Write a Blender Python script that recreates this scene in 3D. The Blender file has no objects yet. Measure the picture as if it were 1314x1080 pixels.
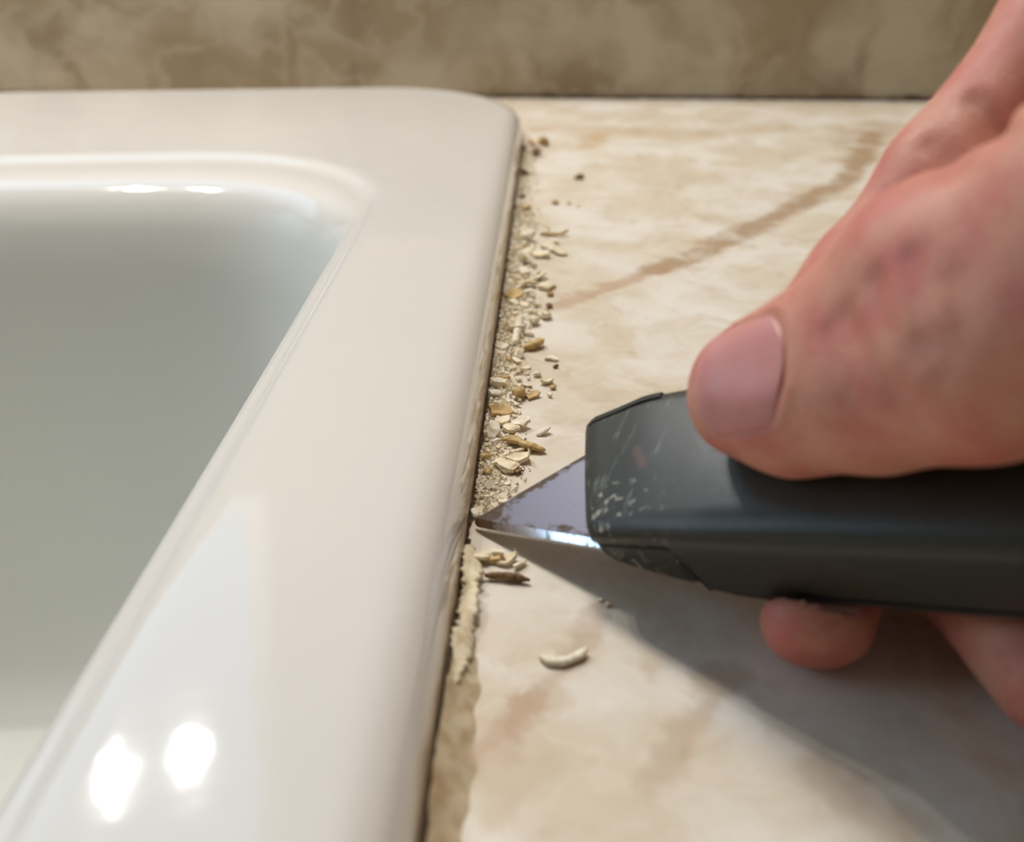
import bpy, bmesh, math, random
import numpy as np
from mathutils import Vector, Matrix

random.seed(7)
rng = np.random.default_rng(7)
scene = bpy.context.scene
col = scene.collection
MM = 0.001

# ------------------------------------------------------------------ camera
# millimetre frame: origin = where the blade tip meets the joint, +Y runs away
# along the sink's right edge, +Z up, countertop at z = 0
F, PX, PY, CAM_H = 1400.0, 657.0, 540.0, 100.0
PSI, PITCH = math.asin(63 / 1566.5), math.atan(0.5)
fwd = np.array([-math.sin(PSI) * math.cos(PITCH), math.cos(PSI) * math.cos(PITCH), -math.sin(PITCH)])
right = np.array([math.cos(PSI), math.sin(PSI), 0.0])
up = np.cross(right, fwd)


def ray(x, y):
    return right * (x - PX) + up * (PY - y) + fwd * F


_r = ray(600, 680)
cam_p = np.array([_r[0] * CAM_H / _r[2], _r[1] * CAM_H / _r[2], CAM_H])


def pl(x, y, z=0.0):
    """photo pixel -> point on the horizontal plane at height z (mm)"""
    r = ray(x, y)
    return cam_p + r * (z - CAM_H) / r[2]


cam = bpy.data.cameras.new('camera')
cam.sensor_width = 36.0
cam.lens = F / 1314 * 36.0
cam.clip_start = 0.005
cam.clip_end = 20
cam.dof.use_dof = True
cam.dof.focus_distance = 0.212
cam.dof.aperture_fstop = cam.lens / 2.4
cam_o = bpy.data.objects.new('camera', cam)
col.objects.link(cam_o)
cam_o.location = Vector(cam_p) * MM
cam_o.rotation_euler = (math.pi / 2 - PITCH, 0, PSI)
scene.camera = cam_o

# ------------------------------------------------------------------ world, lights, exposure
scene.view_settings.view_transform = 'Standard'
scene.view_settings.look = 'None'
scene.view_settings.gamma = 1.0
scene.view_settings.use_curve_mapping = False
scene.view_settings.exposure = 0.27

world = bpy.data.worlds.new('room_ambient')
scene.world = world
world.use_nodes = True
world.node_tree.nodes['Background'].inputs[0].default_value = (1.0, 0.90, 0.79, 1)
world.node_tree.nodes['Background'].inputs[1].default_value = 0.11


def area(name, loc, rot, sx, sy, power, color):
    l = bpy.data.lights.new(name, 'AREA')
    l.shape = 'RECTANGLE'
    l.size, l.size_y = sx * MM, sy * MM
    l.energy = power
    l.color = color
    o = bpy.data.objects.new(name, l)
    col.objects.link(o)
    o.location = Vector(loc) * MM
    o.rotation_euler = rot
    return o


# daylight through the window in the wall above the backsplash
area('window_daylight', (-800, 640, 880), (math.radians(-90), 0, 0), 1160, 1030, 4.8, (0.52, 0.76, 1.0))
# daylight through the window in the left wall
area('side_window_daylight', (-1560, 20, 620), (0, math.radians(-90), 0), 700, 900, 5.5, (0.52, 0.75, 1.0))
# unseen overhead light, added to soften the shadows
area('added_soft_light', (-120, 500, 1150), (math.radians(-26), 0, 0), 330, 330, 8.5, (1.0, 0.935, 0.85)).data.shape = 'DISK'
# two small warm lamps over the sink
for lx, ly, lz in ((-203, 330, 396), (-259, 330, 409)):
    l = bpy.data.lights.new('sink_lamp', 'POINT')
    l.energy = 1.35
    l.shadow_soft_size = 0.0055
    l.color = (1.0, 0.945, 0.88)
    o = bpy.data.objects.new('sink_lamp', l)
    col.objects.link(o)
    o.location = (lx * MM, ly * MM, lz * MM)


# ------------------------------------------------------------------ node helpers
class NG:
    def __init__(self, name):
        self.m = bpy.data.materials.new(name)
        self.m.use_nodes = True
        self.t = self.m.node_tree
        self.bsdf = self.t.nodes['Principled BSDF']

    def n(self, typ, **kw):
        nd = self.t.nodes.new(typ)
        for k, v in kw.items():
            setattr(nd, k, v)
        return nd

    def put(self, sock, v):
        if isinstance(v, bpy.types.NodeSocket):
            self.t.links.new(v, sock)
        elif v is not None:
            if hasattr(sock.default_value, '__len__') and len(sock.default_value) == 4 and len(v) == 3:
                v = tuple(v) + (1,)
            sock.default_value = v

    def math(self, op, a, b=None, c=None, clamp=False):
        nd = self.n('ShaderNodeMath', operation=op, use_clamp=clamp)
        for i, v in enumerate((a, b, c)):
            if v is not None:
                self.put(nd.inputs[i], v)
        return nd.outputs[0]

    def vec(self, op, a, b=None, s=None):
        nd = self.n('ShaderNodeVectorMath', operation=op)
        self.put(nd.inputs[0], a)
        if b is not None:
            self.put(nd.inputs[1], b)
        if s is not None:
            self.put(nd.inputs['Scale'], s)
        return nd.outputs['Value'] if op in ('LENGTH', 'DOT_PRODUCT', 'DISTANCE') else nd.outputs[0]

    def coord_mm(self):
        tc = self.n('ShaderNodeTexCoord')
        return self.vec('SCALE', tc.outputs['Object'], s=1000.0)

    def noise(self, co, scale, detail=4, rough=0.55, dist=0.0, color=False):
        nd = self.n('ShaderNodeTexNoise')
        self.put(nd.inputs['Vector'], co)
        nd.inputs['Scale'].default_value = scale
        nd.inputs['Detail'].default_value = detail
        nd.inputs['Roughness'].default_value = rough
        nd.inputs['Distortion'].default_value = dist
        return nd.outputs['Color' if color else 'Fac']

    def ss(self, v, lo, hi, a=0.0, b=1.0):
        nd = self.n('ShaderNodeMapRange', interpolation_type='SMOOTHSTEP')
        self.put(nd.inputs['Value'], v)
        nd.inputs['From Min'].default_value = lo
        nd.inputs['From Max'].default_value = hi
        nd.inputs['To Min'].default_value = a
        nd.inputs['To Max'].default_value = b
        return nd.outputs[0]

    def mix(self, fac, a, b, blend='MIX'):
        nd = self.n('ShaderNodeMix', data_type='RGBA', blend_type=blend)
        self.put(nd.inputs['Factor'], fac)
        self.put(nd.inputs['A'] if False else nd.inputs[6], a)
        self.put(nd.inputs[7], b)
        return nd.outputs[2]

    def sep(self, v):
        nd = self.n('ShaderNodeSeparateXYZ')
        self.put(nd.inputs[0], v)
        return nd.outputs

    def bump(self, h, strength, dist):
        nd = self.n('ShaderNodeBump')
        nd.inputs['Strength'].default_value = strength
        nd.inputs['Distance'].default_value = dist
        self.put(nd.inputs['Height'], h)
        self.put(self.bsdf.inputs['Normal'], nd.outputs[0])

    def set(self, **kw):
        for k, v in kw.items():
            self.put(self.bsdf.inputs[k.replace('_', ' ')], v)
        return self.m

    def seg(self, co, a, b):
        """distance (mm) from co to the segment a-b"""
        a, b = np.array(a, float), np.array(b, float)
        ba = b - a
        pa = self.vec('SUBTRACT', co, tuple(a))
        h = self.math('DIVIDE', self.vec('DOT_PRODUCT', pa, tuple(ba)), float(ba @ ba), clamp=True)
        q = self.vec('SUBTRACT', pa, self.vec('SCALE', tuple(ba), s=h))
        return self.vec('LENGTH', q)


def srgb(r, g, b):
    f = lambda c: (c / 255 / 12.92) if c / 255 <= 0.04045 else ((c / 255 + 0.055) / 1.055) ** 2.4
    return (f(r), f(g), f(b))


# ------------------------------------------------------------------ materials
def mat_counter():
    g = NG('marbled_laminate')
    co = g.coord_mm()
    w1 = g.vec('SCALE', g.vec('SUBTRACT', g.noise(co, 0.035, 3, color=True), (0.5, 0.5, 0.5)), s=34.0)
    cw = g.vec('ADD', co, w1)
    n1 = g.noise(cw, 0.030, 5, 0.55)
    n2 = g.noise(cw, 0.075, 4, 0.55, 0.3)
    n3 = g.noise(co, 0.5, 4, 0.6)
    c = g.mix(g.ss(n1, 0.36, 0.66), srgb(220, 207, 185), srgb(240, 236, 228))
    c = g.mix(g.math('MULTIPLY', g.ss(n2, 0.48, 0.70), 0.44), c, srgb(198, 174, 142))
    # thin wandering pale and brown ridges
    rid = g.math('ABSOLUTE', g.math('SUBTRACT', g.noise(cw, 0.055, 4, 0.5), 0.5))
    c = g.mix(g.math('MULTIPLY', g.ss(rid, 0.05, 0.0), 0.30), c, srgb(240, 232, 218))
    # the individual brown veins printed in the sheet
    w2 = g.vec('SCALE', g.vec('SUBTRACT', g.noise(co, 0.11, 4, 0.6, color=True), (0.5, 0.5, 0.5)), s=13.0)
    cv = g.vec('MULTIPLY', g.vec('ADD', co, w2), (1, 1, 0))

    def veins(pts, width, strength, colr, c):
        P = [tuple(pl(*p)) for p in pts]
        d = None
        for a, b in zip(P, P[1:]):
            s = g.seg(cv, a, b)
            d = s if d is None else g.math('MINIMUM', d, s)
        m = g.math('MULTIPLY', g.ss(d, width, width * 0.25), strength)
        m = g.math('MULTIPLY', m, g.ss(n2, 0.30, 0.52, 0.45, 1.0))
        return g.mix(m, c, colr)

    c = veins([(1120, 172), (1090, 228), (1010, 272), (905, 322), (840, 345)], 7.5, 0.8, srgb(168, 134, 96), c)
    c = veins([(845, 345), (770, 372), (715, 394)], 5.0, 0.55, srgb(182, 140, 100), c)
    c = veins([(1130, 160), (1090, 185)], 16.0, 0.45, srgb(178, 145, 105), c)
    c = veins([(780, 775), (735, 845), (690, 888), (650, 940)], 3.0, 0.4, srgb(176, 140, 108), c)
    c = veins([(690, 900), (640, 950), (600, 985)], 4.5, 0.55, srgb(188, 152, 118), c)
    c = veins([(930, 860), (880, 930), (850, 1000)], 4.0, 0.45, srgb(185, 155, 125), c)
    c = veins([(770, 172), (755, 188)], 7.0, 0.5, srgb(196, 150, 80), c)
    c = veins([(700, 165), (900, 172), (1000, 160)], 11.0, 0.35, srgb(190, 155, 112), c)
    c = veins([(1060, 1000), (1150, 1060)], 6.0, 0.4, srgb(180, 150, 125), c)
    c = g.mix(g.math('MULTIPLY', n3, 0.16), c, srgb(190, 165, 135))
    g.bump(n3, 0.08, 0.0004)
    return g.set(Base_Color=c, Roughness=0.42)


def mat_backsplash():
    g = NG('marbled_backsplash')
    co = g.coord_mm()
    w1 = g.vec('SCALE', g.vec('SUBTRACT', g.noise(co, 0.020, 3, color=True), (0.5, 0.5, 0.5)), s=60.0)
    cw = g.vec('ADD', co, w1)
    n1 = g.noise(cw, 0.013, 3, 0.5)
    n2 = g.noise(cw, 0.020, 3, 0.5, 0.6)
    c = g.mix(g.ss(n1, 0.38, 0.62), srgb(164, 145, 116), srgb(196, 184, 162))
    c = g.mix(g.math('MULTIPLY', g.ss(n2, 0.50, 0.70), 0.6), c, srgb(136, 114, 88))
    rid = g.math('ABSOLUTE', g.math('SUBTRACT', g.noise(cw, 0.022, 4, 0.5), 0.5))
    c = g.mix(g.math('MULTIPLY', g.ss(rid, 0.05, 0.0), 0.35), c, srgb(204, 192, 168))
    return g.set(Base_Color=c, Roughness=0.45)


def mat_sink():
    g = NG('white_enamel')
    co = g.coord_mm()
    x, y, z = g.sep(co)
    n = g.noise(co, 0.9, 3, 0.7)
    low = g.noise(co, 0.02, 2)
    spots = g.math('MULTIPLY', g.ss(n, 0.735, 0.78), g.ss(low, 0.45, 0.62))
    inside = g.math('MULTIPLY', g.ss(z, 8.5, -2.0), g.ss(x, -25, -36))
    c = g.mix(inside, srgb(231, 228, 223), srgb(225, 225, 218))
    c = g.mix(g.math('MULTIPLY', spots, 0.55), c, srgb(120, 105, 80))
    # smeared remains of old caulk low on the outer side of the rim
    nr = g.noise(g.vec('MULTIPLY', co, (1, 0.25, 1)), 0.35, 5, 0.65)
    edge = g.math('ADD', z, g.math('MULTIPLY', g.math('SUBTRACT', nr, 0.5), 9.0))
    m = g.math('MULTIPLY', g.ss(edge, 6.4, 3.8), g.ss(x, -4.0, -2.0))
    c = g.mix(g.math('MULTIPLY', m, 0.85), c, srgb(176, 152, 118))
    m2 = g.math('MULTIPLY', g.ss(edge, 2.4, 1.0), g.ss(x, -4.0, -2.0))
    c = g.mix(g.math('MULTIPLY', m2, 0.8), c, srgb(112, 88, 60))
    r = g.math('MAXIMUM', g.math('MULTIPLY', m, 0.6), g.math('MULTIPLY_ADD', inside, 0.34, 0.06))
    g.bump(g.noise(co, 0.045, 3, 0.6), 0.09, 0.0022)
    return g.set(Base_Color=c, Roughness=r, Specular_IOR_Level=g.math('MULTIPLY_ADD', inside, -0.32, 0.5), Coat_Weight=g.math('MULTIPLY_ADD', inside, -0.3, 0.35), Coat_Roughness=0.05)


def mat_plain(name, rgb, rough=0.5, metallic=0.0, vary=0.0, scale=0.5, bump=0.0, rgb2=None):
    g = NG(name)
    co = g.coord_mm()
    n = g.noise(co, scale, 4, 0.6)
    c = g.mix(g.ss(n, 0.35, 0.68), rgb, rgb2 if rgb2 else tuple(v * (1 - vary) for v in rgb))
    if bump:
        g.bump(n, bump, 0.0004)
    return g.set(Base_Color=c, Roughness=rough, Metallic=metallic)


def mat_knife():
    g = NG('dark_grey_painted_metal')
    co = g.coord_mm()                     # knife frame: x along, y across, z up from the blade plane
    x, y, z = g.sep(co)
    fine = g.noise(co, 1.6, 4, 0.65)
    n = g.noise(g.vec('MULTIPLY', co, (1.5, 0.30, 0.6)), 0.45, 5, 0.65)
    c = g.mix(fine, srgb(48, 48, 42), srgb(64, 63, 56))
    front = g.ss(x, 48, 27)
    # pale scuffs and dried caulk smears around the nose
    sc = g.math('MULTIPLY', g.ss(n, 0.56, 0.74), front)
    c = g.mix(g.math('MULTIPLY', sc, 0.55), c, srgb(150, 152, 146))
    n4 = g.noise(co, 0.55, 3, 0.6, 0.4)
    smear = g.math('MULTIPLY', g.ss(n4, 0.585, 0.66), g.math('MULTIPLY', g.ss(x, 46, 30), g.ss(y, 7.0, 2.0)))
    c = g.mix(g.math('MULTIPLY', smear, 0.8), c, srgb(190, 188, 172))
    d = g.seg(g.vec('MULTIPLY', co, (1, 1, 0)), (35, 7.4, 0), (32.5, 10.6, 0))  # pinkish spot: the thumb's reflection painted into the body colour
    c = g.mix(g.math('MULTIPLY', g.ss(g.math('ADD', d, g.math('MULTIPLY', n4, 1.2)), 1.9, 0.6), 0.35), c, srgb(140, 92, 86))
    g.bump(fine, 0.10, 0.0002)
    return g.set(Base_Color=c, Roughness=g.ss(fine, 0.3, 0.7, 0.30, 0.42), Metallic=0.0, Specular_IOR_Level=0.42)


def mat_blade():
    g = NG('blade_steel')
    co = g.coord_mm()
    x, y, z = g.sep(co)
    n = g.noise(g.vec('MULTIPLY', co, (0.8, 1.2, 1)), 0.55, 6, 0.68)
    diag = g.math('SUBTRACT', g.math('MULTIPLY', x, 0.9), y)      # distance in from the slanted end
    k = g.math('MAXIMUM', g.ss(x, 13, 2), g.math('MAXIMUM', g.math('MULTIPLY', g.ss(diag, 2.6, 0.4), 0.75), g.math('MULTIPLY', g.ss(y, 1.6, 0.4), 0.55)))
    m = g.ss(g.math('ADD', n, g.math('MULTIPLY', k, 0.33)), 0.62, 0.78)
    c = g.mix(m, srgb(126, 123, 134), srgb(88, 70, 54))
    met = g.math('MULTIPLY_ADD', m, -0.4, 0.4)
    r = g.math('MULTIPLY_ADD', m, 0.3, 0.42)
    return g.set(Base_Color=c, Roughness=r, Metallic=met)


def mat_edge():
    g = NG('ground_steel_edge')
    co = g.coord_mm()
    n = g.noise(co, 1.3, 4, 0.65)
    x = g.sep(co)[0]
    m = g.ss(g.math('ADD', n, g.ss(x, 8, 1, 0, 0.5)), 0.58, 0.72)
    c = g.mix(m, srgb(225, 228, 235), srgb(110, 86, 68))
    return g.set(Base_Color=c, Roughness=0.22, Metallic=g.math('MULTIPLY_ADD', m, -0.85, 0.95))


def mat_skin():
    g = NG('skin')
    co = g.coord_mm()
    n = g.noise(co, 0.10, 4, 0.6)
    n2 = g.noise(co, 0.45, 4, 0.6)
    c = g.mix(g.ss(n, 0.35, 0.68), srgb(208, 145, 122), srgb(200, 116, 103))
    c = g.mix(g.math('MULTIPLY', g.ss(n2, 0.52, 0.75), 0.25), c, srgb(176, 90, 82))
    vor = g.n('ShaderNodeTexVoronoi', feature='DISTANCE_TO_EDGE')
    g.put(vor.inputs['Vector'], g.vec('MULTIPLY', co, (1, 1.4, 1)))
    vor.inputs['Scale'].default_value = 0.9
    h = g.math('ADD', g.math('MULTIPLY', g.ss(vor.outputs['Distance'], 0.0, 0.12), 0.5), g.noise(co, 1.4, 3))
    g.bump(h, 0.22, 0.0004)
    g.set(Base_Color=c, Roughness=0.48, Subsurface_Weight=0.35, Subsurface_Scale=0.004)
    g.bsdf.inputs['Subsurface Radius'].default_value = (1.0, 0.35, 0.2)
    return g.m


def mat_nail():
    g = NG('fingernail')
    co = g.coord_mm()
    n = g.noise(co, 0.25, 3)
    c = g.mix(n, srgb(206, 130, 126), srgb(214, 148, 140))
    return g.set(Base_Color=c, Roughness=0.36, Subsurface_Weight=0.3, Subsurface_Scale=0.003)


M = dict(
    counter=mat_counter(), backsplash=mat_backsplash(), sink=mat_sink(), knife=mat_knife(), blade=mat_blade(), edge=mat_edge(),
    skin=mat_skin(), nail=mat_nail(),
    wall=mat_plain('wall_paint', srgb(176, 162, 138), 0.7, vary=0.05, scale=0.01),
    floor=mat_plain('floor_vinyl', srgb(150, 128, 100), 0.5, vary=0.2, scale=0.01),
    frame=mat_plain('window_paint', srgb(235, 233, 228), 0.4, vary=0.04, scale=0.05),
    gap=mat_plain('seam_shadow_gap', srgb(22, 22, 21), 0.6, vary=0.3),
    caulk=mat_plain('cream_caulk', srgb(248, 238, 212), 0.6, scale=0.7, bump=0.3, rgb2=srgb(226, 208, 170)),
    caulk_old=mat_plain('stained_caulk', srgb(216, 201, 172), 0.6, scale=0.25, bump=0.3, rgb2=srgb(184, 160, 124)),
    caulk_yellow=mat_plain('yellowed_caulk', srgb(218, 190, 132), 0.6, scale=0.7, bump=0.3, rgb2=srgb(172, 136, 80)),
    caulk_brown=mat_plain('brown_caulk', srgb(150, 118, 78), 0.7, scale=0.7, bump=0.3, rgb2=srgb(92, 66, 40)),
    caulk_white=mat_plain('white_caulk', srgb(250, 245, 230), 0.55, scale=0.7, bump=0.3, rgb2=srgb(228, 214, 182)),
    grime=mat_plain('dark_grime', srgb(92, 70, 48), 0.8, scale=0.8, bump=0.5, rgb2=srgb(46, 34, 24)),
)


# ------------------------------------------------------------------ object helpers
def mesh_of(name, verts, faces, smooth=True):
    me = bpy.data.meshes.new(name)
    me.from_pydata([tuple(np.asarray(v) * MM) for v in verts], [], [tuple(int(i) for i in f) for f in faces])
    if smooth:
        me.polygons.foreach_set('use_smooth', [True] * len(me.polygons))
    me.update()
    return me


def fix_normals(me):
    bm = bmesh.new()
    bm.from_mesh(me)
    bmesh.ops.recalc_face_normals(bm, faces=bm.faces)
    bm.to_mesh(me)
    bm.free()


def add(name, me, mat=None, parent=None, label=None, cat=None, group=None, kind=None):
    o = bpy.data.objects.new(name, me)
    col.objects.link(o)
    if mat and me and not me.materials:
        me.materials.append(mat)
    if parent:
        o.parent = parent
    if label:
        o['label'] = label
    if cat:
        o['category'] = cat
    if group:
        o['group'] = group
    if kind:
        o['kind'] = kind
    return o


def boxes(lst):
    V, Fc = [], []
    for x0, x1, y0, y1, z0, z1 in lst:
        b = len(V)
        V += [(x0, y0, z0), (x1, y0, z0), (x1, y1, z0), (x0, y1, z0), (x0, y0, z1), (x1, y0, z1), (x1, y1, z1), (x0, y1, z1)]
        Fc += [tuple(b + i for i in f) for f in ((0, 3, 2, 1), (4, 5, 6, 7), (0, 1, 5, 4), (1, 2, 6, 5), (2, 3, 7, 6), (3, 0, 4, 7))]
    return V, Fc


def rrect(x0, x1, y0, y1, r, nc=14, ns=14):
    """rounded rectangle, CCW from the right side, constant point count"""
    pts = []
    cs = [(x1 - r, y1 - r, 0), (x0 + r, y1 - r, 90), (x0 + r, y0 + r, 180), (x1 - r, y0 + r, 270)]
    for k, (cx, cy, a0) in enumerate(cs):
        arc = [(cx + r * math.cos(math.radians(a0 + 90 * i / nc)), cy + r * math.sin(math.radians(a0 + 90 * i / nc))) for i in range(nc + 1)]
        nx, ny, na = cs[(k + 1) % 4]
        st = (nx + r * math.cos(math.radians(na)), ny + r * math.sin(math.radians(na)))
        pts += arc
        e = arc[-1]
        pts += [(e[0] + (st[0] - e[0]) * i / ns, e[1] + (st[1] - e[1]) * i / ns) for i in range(1, ns)]
    return pts


def skew(p):
    """the sink's back edge runs slightly out of square to its side"""
    x, y = p
    w = min(max((y - 60) / 170, 0), 1)
    d = max(0.0, -x - 45)
    s = d * d / (d + 40)
    return (x, y - 0.135 * s * w)


def loft(loops, close_last=True, close_first=False):
    n = len(loops[0])
    V = [p for l in loops for p in l]
    Fc = []
    for a in range(len(loops) - 1):
        for i in range(n):
            j = (i + 1) % n
            Fc.append((a * n + i, a * n + j, (a + 1) * n + j, (a + 1) * n + i))
    if close_last:
        Fc.append(tuple(range((len(loops) - 1) * n, len(loops) * n)))
    if close_first:
        Fc.append(tuple(reversed(range(n))))
    return V, Fc


# ------------------------------------------------------------------ setting: wall, window, backsplash, countertop
WY = 405.0
W2 = WY + 170                               # the wall with the window stands back behind the ledge
V, Fc = boxes([(-1500, -1390, W2, W2 + 90, -900, 1600), (-215, 1000, W2, W2 + 90, -900, 1600),
               (-1390, -215, W2, W2 + 90, -900, 355), (-1390, -215, W2, W2 + 90, 1410, 1600),
               (-1500, 1000, WY + 18, W2, -900, 98)])
add('wall_back', mesh_of('wall_back', V, Fc, False), M['wall'], kind='structure')
V, Fc = boxes([(-1390, -1365, W2 + 15, W2 + 45, 355, 1410), (-240, -215, W2 + 15, W2 + 45, 355, 1410),
               (-1365, -240, W2 + 15, W2 + 45, 355, 380), (-1365, -240, W2 + 15, W2 + 45, 1385, 1410),
               (-1365, -240, W2 + 20, W2 + 40, 870, 890), (-812, -794, W2 + 20, W2 + 40, 380, 870), (-812, -794, W2 + 20, W2 + 40, 890, 1385)])
add('window_1', mesh_of('window_1', V, Fc, False), M['frame'], kind='structure')

V, Fc = boxes([(-1200, 700, WY, WY + 17.5, 0.1, 102)])
me = mesh_of('backsplash', V, Fc, False)
bs = add('backsplash', me, M['backsplash'], label='brown and beige marbled laminate backsplash rising behind the countertop', cat='backsplash')
bv = bs.modifiers.new('bevel', 'BEVEL')
bv.width = 0.003
bv.segments = 3

SX0, SY0, SY1 = -560.0, -240.0, 371.0      # sink outer extents (right edge is x = 0)
hole = [skew(p) for p in rrect(SX0 + 22, -22, SY0 + 22, SY1 - 60, 70)]
n = len(hole)
ox0, ox1, oy0, oy1 = -1200.0, 700.0, -320.0, WY + 17.5
outer = []
cx, cy = -280, 100
for (hx, hy) in hole:                      # push each hole point radially out to the slab rectangle
    dx, dy = hx - cx, hy - cy
    t = min(((ox1 - cx) / dx if dx > 0 else (ox0 - cx) / dx) if abs(dx) > 1e-6 else 1e9,
            ((oy1 - cy) / dy if dy > 0 else (oy0 - cy) / dy) if abs(dy) > 1e-6 else 1e9)
    outer.append((cx + dx * t, cy + dy * t))
for cxn, cyn in ((ox0, oy0), (ox0, oy1), (ox1, oy0), (ox1, oy1)):
    k = min(range(n), key=lambda i: (outer[i][0] - cxn) ** 2 + (outer[i][1] - cyn) ** 2)
    outer[k] = (cxn, cyn)
loops = [[(x, y, 0) for x, y in hole], [(x, y, 0) for x, y in outer], [(x, y, -38) for x, y in outer], [(x, y, -38) for x, y in hole]]
V, Fc = loft(loops, False)
Fc += [(3 * n + i, 3 * n + (i + 1) % n, (i + 1) % n, i) for i in range(n)]
me = mesh_of('countertop', V, Fc, False)
fix_normals(me)
add('countertop', me, M['counter'], label='cream and tan marbled laminate countertop around the white sink', cat='countertop')

# dark thin joint where the counter meets the backsplash
V, Fc = [], []
N = 160
for i in range(N + 1):
    x = -60 + 620 * i / N
    hgt = 0.5 + 0.9 * abs(math.sin(i * 1.7) * math.sin(i * 0.63)) + (1.6 if i in (64, 65, 101) else 0)
    V += [(x, WY - 0.6 - hgt * 0.6, 0.02), (x, WY - 0.3, hgt)]
for i in range(N):
    Fc.append((2 * i, 2 * i + 2, 2 * i + 3, 2 * i + 1))
add('joint_grime', mesh_of('joint_grime', V, Fc), M['grime'], label='thin dark grime line in the joint between countertop and backsplash', cat='grime', kind='stuff')

YB = WY + 260
for nm, bx, mt in (('floor', [(-1500, 1000, -3000, YB, -920, -900)], 'floor'),
                   ('wall_left', [(-1590, -1500, -3000, -440, -900, 1600), (-1590, -1500, 480, YB, -900, 1600), (-1590, -1500, -440, 480, -900, 260), (-1590, -1500, -440, 480, 980, 1600)], 'wall'),
                   ('wall_right', [(1000, 1090, -3000, YB, -900, 1600)], 'wall'),
                   ('window_2', [(-1550, -1520, -440, -415, 260, 980), (-1550, -1520, 455, 480, 260, 980), (-1550, -1520, -415, 455, 260, 285), (-1550, -1520, -415, 455, 955, 980), (-1545, -1525, 10, 30, 285, 955)], 'frame')):
    V, Fc = boxes(bx)
    add(nm, mesh_of(nm, V, Fc, False), M[mt], kind='structure')

# ------------------------------------------------------------------ sink
SINK = []


def outer_loop(ins, z):
    SINK.append([skew(p) + (z,) for p in rrect(SX0 + ins, -ins, SY0 + ins, SY1 - ins, 66 - ins * 0.85)])


def inner_loop(xr, yb, r, z, inset=0):
    left = SX0 - xr - 5
    SINK.append([skew(p) + (z,) for p in rrect(left, xr, SY0 + 46 + inset, yb, r)])


outer_loop(9, 0.25)
for ins, z in ((0.6, 0.25), (0.0, 0.7), (0.05, 2.5), (0.35, 5.0), (1.0, 7.2), (2.0, 9.0), (3.4, 10.4), (5.2, 11.4), (7.6, 11.9), (10.5, 12.0)):
    outer_loop(ins, z)
inner_loop(-36.0, 236, 80, 12.0)
inner_loop(-39.0, 232.5, 77, 11.9)
inner_loop(-40.4, 231, 76, 11.5)
inner_loop(-41.2, 229.6, 75, 10.8)
inner_loop(-42.0, 227.5, 74, 10.35)
inner_loop(-43.3, 222, 72, 10.2)
inner_loop(-44.4, 214, 70, 9.9)
inner_loop(-45.4, 206, 68, 8.9)
inner_loop(-46.3, 200, 66, 6.8, 1)
inner_loop(-47.0, 195, 64, 3.0, 2)
inner_loop(-47.8, 190, 62, -4, 3)
inner_loop(-49.5, 184, 60, -20, 5)
inner_loop(-53, 174, 58, -60, 8)
inner_loop(-57, 165, 58, -100, 12)
inner_loop(-62, 157, 58, -128, 18)
inner_loop(-72, 146, 54, -148, 28)
inner_loop(-90, 128, 45, -160, 44)
inner_loop(-115, 104, 30, -165, 66)
inner_loop(-150, 75, 20, -167, 100)
V, Fc = loft(SINK, True)
me = mesh_of('basin', V, Fc)
fix_normals(me)
# make sure the normals look up/outward
if me.polygons[len(me.polygons) - 1].normal.z < 0:
    me.flip_normals()
add('kitchen_sink', me, M['sink'], label='glossy white enamel drop-in sink set in the marbled countertop', cat='sink')

# ------------------------------------------------------------------ old caulk and grime along the joint
V, Fc = [], []
N = 420
for i in range(N + 1):                      # grime line lying in the cut joint
    y = -20 + 322 * i / N
    wd = 0.25 + 0.35 * rng.random() + 0.4 * (math.sin(y * 0.21) * math.sin(y * 0.083) > 0.1)
    xo = 0.0
    if y > 290:
        xo = -((y - 290) ** 2) / 130
    if y > 268:
        wd *= 2.0
    V += [(xo - 0.4, y, 0.6 + 0.4 * rng.random()), (xo + wd * 0.5, y, 0.34), (xo + wd, y, 0.05)]
for i in range(N):
    for k in range(2):
        Fc.append((3 * i + k, 3 * i + k + 1, 3 * i + 4 + k, 3 * i + 3 + k))
add('grime_line', mesh_of('grime_line', V, Fc), M['grime'], label='dark grime line in the cut joint along the sink edge', cat='grime', kind='stuff')

V, Fc = [], []
N, K = 260, 7
for i in range(N + 1):                      # intact caulk bead in front of the knife
    y = -250 + 224 * i / N
    t = min(1, (-26 - y) / 14)
    wv = 4.6 * (0.25 + 0.75 * max(0, t)) + 0.35 * math.sin(y * 0.31) + 0.25 * math.sin(y * 0.9 + 1)
    hv = 2.6 * (0.3 + 0.7 * max(0, t)) + 0.3 * math.sin(y * 0.23 + 2)
    for k in range(K + 1):
        a = k / K
        x = 0.25 + wv * a
        z = 0.05 + hv * (1 - a) ** 1.35 + 0.25 * math.sin(a * 3.1) + 0.08 * rng.random() * (k not in (0, K))
        V.append((x, y, z))
for i in range(N):
    for k in range(K):
        a = i * (K + 1) + k
        Fc.append((a, a + 1, a + K + 2, a + K + 1))
add('caulk_bead', mesh_of('caulk_bead', V, Fc), M['caulk_old'], label='old beige caulk bead still stuck between sink and countertop', cat='caulk')
V, Fc = [], []
N = 200
for i in range(N + 1):                      # dark crack between bead and sink
    y = -250 + 230 * i / N
    wv = 0.06 + 0.2 * rng.random() + 0.3 * (math.sin(y * 0.15) > 0.3)
    t = min(1, max(0, (-26 - y) / 14))
    hv = 0.6 + 2.3 * (0.3 + 0.7 * t)
    V += [(0.0, y, hv + 0.35), (0.2 + wv, y, hv * 0.93 + 0.2)]
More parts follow.
